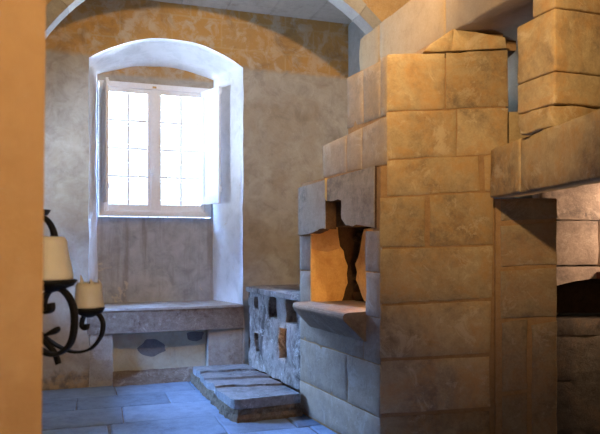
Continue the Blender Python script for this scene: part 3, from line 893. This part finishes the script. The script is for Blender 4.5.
# ------------------------------------------------------------------ low stone step in front of the stove
SP = thing('stone_step', (-.58, 6.1, 0), 'low raised step of worn flat slabs on the floor in front of the stove', 'step')
bl0 = Vector((-1.185, 6.86)); fl0 = Vector((-.645, 5.47)); fr0 = Vector((.02, 5.52)); br0 = Vector((-.60, 7.0))
fm0 = Vector((-.53, 5.30))
bm = newbm(); lay = bm.faces.layers.float['tint']
outl = [bl0, bl0 * .75 + fl0 * .25, bl0 * .5 + fl0 * .5, bl0 * .25 + fl0 * .75, fl0, fm0, fm0 * .6 + fr0 * .4, fr0, fr0 * .5 + br0 * .5, br0]
prism(bm, [(p.x, p.y) for p in outl], 0, .12)
for k in range(4): bmesh.ops.subdivide_edges(bm, edges=[e_ for e_ in bm.edges if e_.calc_length() > .035], cuts=1, use_grid_fill=True)
for v in bm.verts:
    lay_ = 1.0 if .04 < v.co.z < .075 else -.4
    v.co += Vector((noise.noise(v.co * 9), noise.noise(v.co * 9 + Vector((5, 5, 5))), 0)) * .024 + Vector((noise.noise(v.co * 30), noise.noise(v.co * 30 + Vector((5, 5, 5))), 0)) * .014
    v.co.y += lay_ * .008 * (1 if v.co.z < .118 else 0)
obj('rubble_riser', bm, M['riser'], SP)
cuts = [(0, .235), (.255, .475), (.50, .715), (.74, 1.0)]
for c0, c1 in cuts:
    bm = newbm(); lay = bm.faces.layers.float['tint']
    A0 = bl0.lerp(fl0, c0); A1 = bl0.lerp(fl0, c1); B0 = br0.lerp(fr0, c0); B1 = br0.lerp(fr0, c1)
    poly = [A0, A0.lerp(A1, .35), A0.lerp(A1, .7), A1]
    if c1 == 1.0: poly += [fm0 + Vector((-.05, .07)), fm0 + Vector((-.015, .02)), fm0 + Vector((.05, -.005)), fm0.lerp(fr0, .25), fm0.lerp(fr0, .5), fm0.lerp(fr0, .8)]
    else: poly += [A1.lerp(B1, .15), A1.lerp(B1, .3), A1.lerp(B1, .45), A1.lerp(B1, .6), A1.lerp(B1, .8)]
    poly += [B1, B0, B0.lerp(A0, .2), B0.lerp(A0, .4), B0.lerp(A0, .55), B0.lerp(A0, .7), B0.lerp(A0, .85)]
    ctr = sum(poly, Vector((0, 0))) / len(poly)
    pts2 = [p + (p - ctr).normalized() * .004 + Vector((noise.noise(Vector((p.x * 7, p.y * 7, 1))), noise.noise(Vector((p.x * 7, p.y * 7, 4))))) * .055 for p in poly]
    tz = random.uniform(-.003, .003); sdir = (fl0 - bl0).normalized(); lo_ = min(p.dot(sdir) for p in pts2); hi_ = max(p.dot(sdir) for p in pts2)
    prism(bm, [(p.x, p.y) for p in pts2], .118, [.176 + tz + .024 * max(0, min(1, (p.dot(sdir) - lo_) / max(.01, hi_ - lo_))) for p in pts2], 0, .008)
    for f in bm.faces: f[lay] = random.random() * .2 + .4
    obj('slab', bm, M['step'], SP)

# ------------------------------------------------------------------ stone bench under the window
BN = thing('window_bench', RW(.86, 7.2, 0), 'stone window seat with open recess below, built under the window in the end wall', 'bench')
for xa, xb in ((NX0 + .004, .27), (1.30, NX1 - .004)):
    bm = newbm(); rbox(bm, xa, xb, 7.0, 7.68, 0, .56)
    bmesh.ops.subdivide_edges(bm, edges=bm.edges[:], cuts=5, use_grid_fill=True)
    for v in bm.verts:
        v.co += Vector((noise.noise(v.co * 6), noise.noise(v.co * 6 + Vector((2, 2, 2))), 0)) * .010
    obj('side_pier', bm, M['bench'], BN)
bm = newbm(); n = 20
fr_, bk_ = [], []
for i in range(n + 1):
    t_ = i / n; x = NX0 - .02 + (NX1 + .0 - NX0 + .02) * t_
    bow = .05 * (1 - (2 * t_ - 1) ** 2)
    fr_.append((x, 6.985 - bow))
pl_pts = [RW(*p) for p in fr_] + [RW(NX1 - .01, 7.69), RW(NX0 + .01, 7.69)]
prism(bm, [(p.x, p.y) for p in pl_pts], .56, .799)
obj('seat_front', bm, M['slabred'], BN)
bm = newbm()
pl_pts = [RW(p[0], p[1] - .012) for p in fr_] + [RW(NX1 - .01, 7.69), RW(NX0 + .01, 7.69)]
prism(bm, [(p.x, p.y) for p in pl_pts], .80, .825, 0, .008)
obj('seat_slab', bm, M['bench'], BN)
bm = newbm()
rbox(bm, .27, 1.30, 7.16, 7.30, 0.03, .56)
rc = obj('recess_back', bm, M['recess'], BN)
bm = newbm(); r_pl = Plane(RW(0, 7.16).to_2d(), BX)
def blob(cx, cz, rx, rz, n=26, sd=0.0):
    return [(cx + rx * math.cos(2 * math.pi * i / n) * (1 + .35 * noise.noise(Vector((math.cos(6.283 * i / n) * 1.5 + sd, math.sin(6.283 * i / n) * 1.5, sd)))),
             cz + rz * math.sin(2 * math.pi * i / n) * (1 + .35 * noise.noise(Vector((math.cos(6.283 * i / n) * 1.5, math.sin(6.283 * i / n) * 1.5, sd + 4))))) for i in range(n)]
polyface(bm, r_pl, blob(.70, .36, .15, .09, sd=1.3), .004, .004)
obj('damp_blotch', bm, M['recessstain'], rc)
bm = newbm(); polyface(bm, r_pl, blob(1.18, .47, .10, .06, sd=3.1), .004, .004)
obj('damp_blotch', bm, M['recessstain'], rc)
bm = newbm(); g = []
for i in range(13):
    x = .272 + 1.026 * i / 12
    g.append([bm.verts.new(RW(x, yy + noise.noise(Vector((x * 6, yy * 6, 0))) * .02, zz + abs(noise.noise(Vector((x * 9, yy * 9, 3)))) * .02)) for yy, zz in ((6.93, .001), (6.96, .02), (7.03, .045), (7.10, .085), (7.158, .115))])
for i in range(12):
    for k in range(4): bm.faces.new((g[i][k], g[i + 1][k], g[i + 1][k + 1], g[i][k + 1])).smooth = True

obj('recess_sill', bm, M['slabred'], BN)

# ------------------------------------------------------------------ wrought iron candelabrum and candles
CD = thing('candelabrum', (-.62, 1.36, 0), 'black wrought iron candelabrum with scrolled arms beside the orange door jamb', 'candelabrum')
def P3(px, py, d): return Vector(((px - 300) / F * d, d, EYE + (HZ - py) / F * d))
D1, D2, DS = 1.22, 1.5, 1.36
bm = newbm(); lathe(bm, (-.62, DS, 0), [(.012, .06), (.014, .3), (.011, 1.0), (.016, 1.2), (.011, 1.3), (.013, 1.62), (.02, 1.66), (.004, 1.72)], 14)
obj('stem', bm, M['iron'], CD)
for k in range(3):
    a = 2 * math.pi * k / 3 + .6; d = Vector((math.cos(a), math.sin(a), 0)); c = Vector((-.62, DS, 0))
    bm = newbm(); sweep(bm, smoothpath([c + Vector((0, 0, .30)), c + d * .06 + Vector((0, 0, .2)), c + d * .16 + Vector((0, 0, .05)), c + d * .21 + Vector((0, 0, .012)), c + d * .24 + Vector((0, 0, .03))], 6), .018, .010, Vector((-d.y, d.x, 0)))
    obj('leg', bm, M['iron'], CD)
def arm(pts, w, h, n=8, tp=None):
    bm = newbm(); sweep(bm, smoothpath([P3(*p) for p in pts], n), w, h, Vector((0.25, 1, 0)).normalized(), tp); return bm
# nearer arm: big C scroll rising to the dish of the larger candle
obj('arm', arm([(11, 330, DS), (30, 343, 1.3), (46, 353, D1), (60, 353, D1), (71, 342, D1), (74.5, 322, D1), (72, 303, D1), (62, 290, D1), (50, 291, D1), (44, 300, D1), (45, 311, D1), (51, 310, D1), (51, 303, D1)], .020, .0085), M['iron'], CD)
obj('arm', arm([(11, 325, DS), (30, 330, 1.42), (44, 337, D2), (58, 346, D2), (74, 352, D2), (90, 349, D2), (100.5, 337, D2), (103, 323, D2), (97, 313, D2), (89, 312, D2), (83, 318, D2), (82, 326, D2), (86, 329, D2), (87, 324, D2)], .018, .0062), M['iron'], CD)
# upper arm, drop scroll and leaf
obj('arm', arm([(11, 250, DS), (25, 225, 1.36), (38, 216, 1.36), (47, 220, 1.36), (53, 230, 1.36), (54.5, 243, 1.36), (50, 262, 1.36), (43, 275, 1.36), (30, 290, 1.36), (11, 300, DS)], .020, .0075), M['iron'], CD)
bm = arm([(30, 330, 1.28), (44, 341, 1.25), (54, 352, 1.25), (58.5, 364, 1.25)], .014, .0088); 
obj('drop_scroll', bm, M['iron'], CD)
bm = arm([(40, 338, 1.27), (48, 334, 1.27), (55, 331, 1.27), (59.5, 327.5, 1.27)], .008, .007, 8, lambda u: .5 + 2.0 * max(0, math.sin(u * 3.0)) * u)
obj('leaf', bm, M['iron'], CD)
def dish(px, py, d, r):
    c = P3(px, py, d); bm = newbm()
    lathe(bm, (c.x, c.y, c.z), [(.006, -.020), (r * .45, -.016), (r * .85, -.008), (r, .002), (r * .97, .003), (r * .8, -.004), (.004, -.006)], 32)
    return obj('drip_dish', bm, M['iron'], CD, smooth=True), c
d1, c1 = dish(52, 281.5, D1, .047)
d2, c2 = dish(89, 309, D2, .037)
d3, c3 = dish(30, 211, 1.36, .042)
def candle(c, r0, r1, h, label, lean, sd, rim):
    base = Vector((c.x, c.y, c.z + .004))
    k = thing('candle', base, label, 'candle', 'candles on the iron candelabrum')
    bm = newbm()
    prof = [(r0 * 1.02, 0), (r0 * 1.05, .004), (r0, h * .2), ((r0 + r1) / 2, h * .6), (r1 * 1.02, h * .9)] + rim(r1, h)
    lathe(bm, base, prof, 36, .05, sd, lean)
    obj('wax_body', bm, M['wax'], k, smooth=True)
    bm = newbm(); top = base + Vector((lean[0] * h, lean[1] * h, 0))
    sweep(bm, smoothpath([top + Vector((0, 0, h - .014)), top + Vector((.001, 0, h - .004)), top + Vector((.003, 0, h + .004))], 4), .003, .003)
    obj('wick', bm, M['iron'], k)
candle(c1, .0375, .030, .083, 'larger cream candle on the iron candelabrum, half hidden by the orange door jamb', (-.05, 0), 1.0,
       lambda r, h: [(r * .9, h * .985), (r * .7, h), (r * .35, h * .98), (.003, h * .97)])
k = candle(c2, .0325, .030, .058, 'smaller ragged cream pillar candle on the outermost dish of the iron candelabrum', (.0, 0), 5.0,
       lambda r, h: [(r * .97, h * .98), (r * .8, h * 1.0), (r * .62, h * .9), (r * .3, h * .82), (.003, h * .80)])
# ragged wax peaks on the rim of the smaller candle
cand2 = [o for o in bpy.data.objects if o.name.startswith('candle') and o.type == 'EMPTY'][-1]
bm = newbm()
for a_, hh in ((2.6, .034), (.5, .024), (4.0, .020), (5.3, .026), (1.6, .018)):
    q = Vector((c2.x + math.cos(a_) * .025, c2.y + math.sin(a_) * .025, c2.z + .046))
    sweep(bm, smoothpath([q, q + Vector((0, 0, hh * .6)), q + Vector((-.004, 0, hh))], 4), .016, .009, Vector((-math.sin(a_), math.cos(a_), 0)), lambda u: 1 - .85 * u)
obj('wax_peaks', bm, M['wax'], cand2, smooth=True)

# ------------------------------------------------------------------ light
w = bpy.data.worlds.new('sky'); S.world = w; w.use_nodes = True
nt = w.node_tree; bg = nt.nodes['Background']
tc = nt.nodes.new('ShaderNodeTexCoord'); sp = nt.nodes.new('ShaderNodeSeparateXYZ'); nt.links.new(tc.outputs['Generated'], sp.inputs[0])
mp_ = nt.nodes.new('ShaderNodeMath'); mp_.operation = 'MULTIPLY_ADD'; mp_.inputs[1].default_value = .5; mp_.inputs[2].default_value = .5
nt.links.new(sp.outputs[2], mp_.inputs[0])
rp_ = nt.nodes.new('ShaderNodeValToRGB'); nt.links.new(mp_.outputs[0], rp_.inputs[0])
el = rp_.color_ramp.elements
SKY = [(0.0, (.22, .27, .36)), (.45, (.17, .21, .28)), (.50, (.0044, .0049, .0053)), (.63, (.0047, .0052, .0057)), (.74, (.24, .42, .85)), (.92, (.25, .48, 1.0))]
while len(el) < len(SKY): el.new(.5)
for i, (p, c) in enumerate(SKY): el[i].position = p; el[i].color = (*c, 1)
nt.links.new(rp_.outputs[0], bg.inputs['Color']); bg.inputs['Strength'].default_value = 330.0
def portal(c, nrm, sx, sy):
    l = bpy.data.lights.new('daylight_portal', 'AREA'); l.shape = 'RECTANGLE'; l.size = sx; l.size_y = sy; l.cycles.is_portal = True
    o = bpy.data.objects.new('daylight_portal', l); COL.objects.link(o); o.location = c
    o.rotation_euler = Vector(nrm).to_track_quat('-Z', 'Z').to_euler()
portal(RW(.795, 8.0, 2.62), (-AX.x, -AX.y, 0), 1.31, 1.575)
portal(RW(5.18, 4.75, 2.925), (-BX.x, -BX.y, 0), .5, .55)
portal(RW(LX - .38, 6.10, 2.0), (BX.x, BX.y, 0), .8, 1.2)
def lamp(name, loc, power, col, r=.05, spot=None):
    l = bpy.data.lights.new(name, 'SPOT' if spot else 'POINT'); l.energy = power; l.color = col; l.shadow_soft_size = r
    o = bpy.data.objects.new(name, l); COL.objects.link(o); o.location = loc
    if spot:
        l.spot_size = spot[1]; l.spot_blend = spot[2]
        o.rotation_euler = (Vector(spot[0]) - Vector(loc)).to_track_quat('-Z', 'Y').to_euler()
    return o
WARM = (1.0, .66, .32)
lamp('vault_lamp', RW(1.55, 3.2, 4.02), 260, WARM, .05, (RW(1.4, 7.0, 3.2), math.radians(132), .6))
lamp('doorway_lamp', (.16, -.12, 1.95), 44, WARM, .12)
lamp('added_wall_spot', (.1, 1.6, 3.1), 310, WARM, .06, ((1.2, 4.2, 2.55), math.radians(66), 1.0))  # unseen spot added to brighten the upper stonework
lamp('niche_lamp', diag.at(.20, 1.25, -.17), 9, (1.0, .55, .18), .02)
lamp('hearth_lamp', (2.75, 4.45, 1.75), 36, (1.0, .70, .48), .05)
eh = HR[2]
lamp('stove_lamp', s_pl.at((eh[0] + eh[1]) / 2, eh[3] - .03, -.13), .5, (1.0, .5, .15), .02)

# ------------------------------------------------------------------ camera
cam = bpy.data.cameras.new('camera'); co = bpy.data.objects.new('camera', cam); COL.objects.link(co)
co.location = (0, 0, EYE); co.rotation_euler = (math.pi / 2, 0, 0)
cam.sensor_width = 36; cam.lens = F / 600 * 36
cam.shift_y = (HZ - 217) / 600
cam.clip_start = .02
cam.dof.use_dof = True; cam.dof.focus_distance = 6.0; cam.dof.aperture_fstop = 9.5
S.camera = co
S.view_settings.view_transform = 'Standard'; S.view_settings.look = 'None'
S.view_settings.gamma = 1; S.view_settings.use_curve_mapping = False
S.view_settings.exposure = 0.0
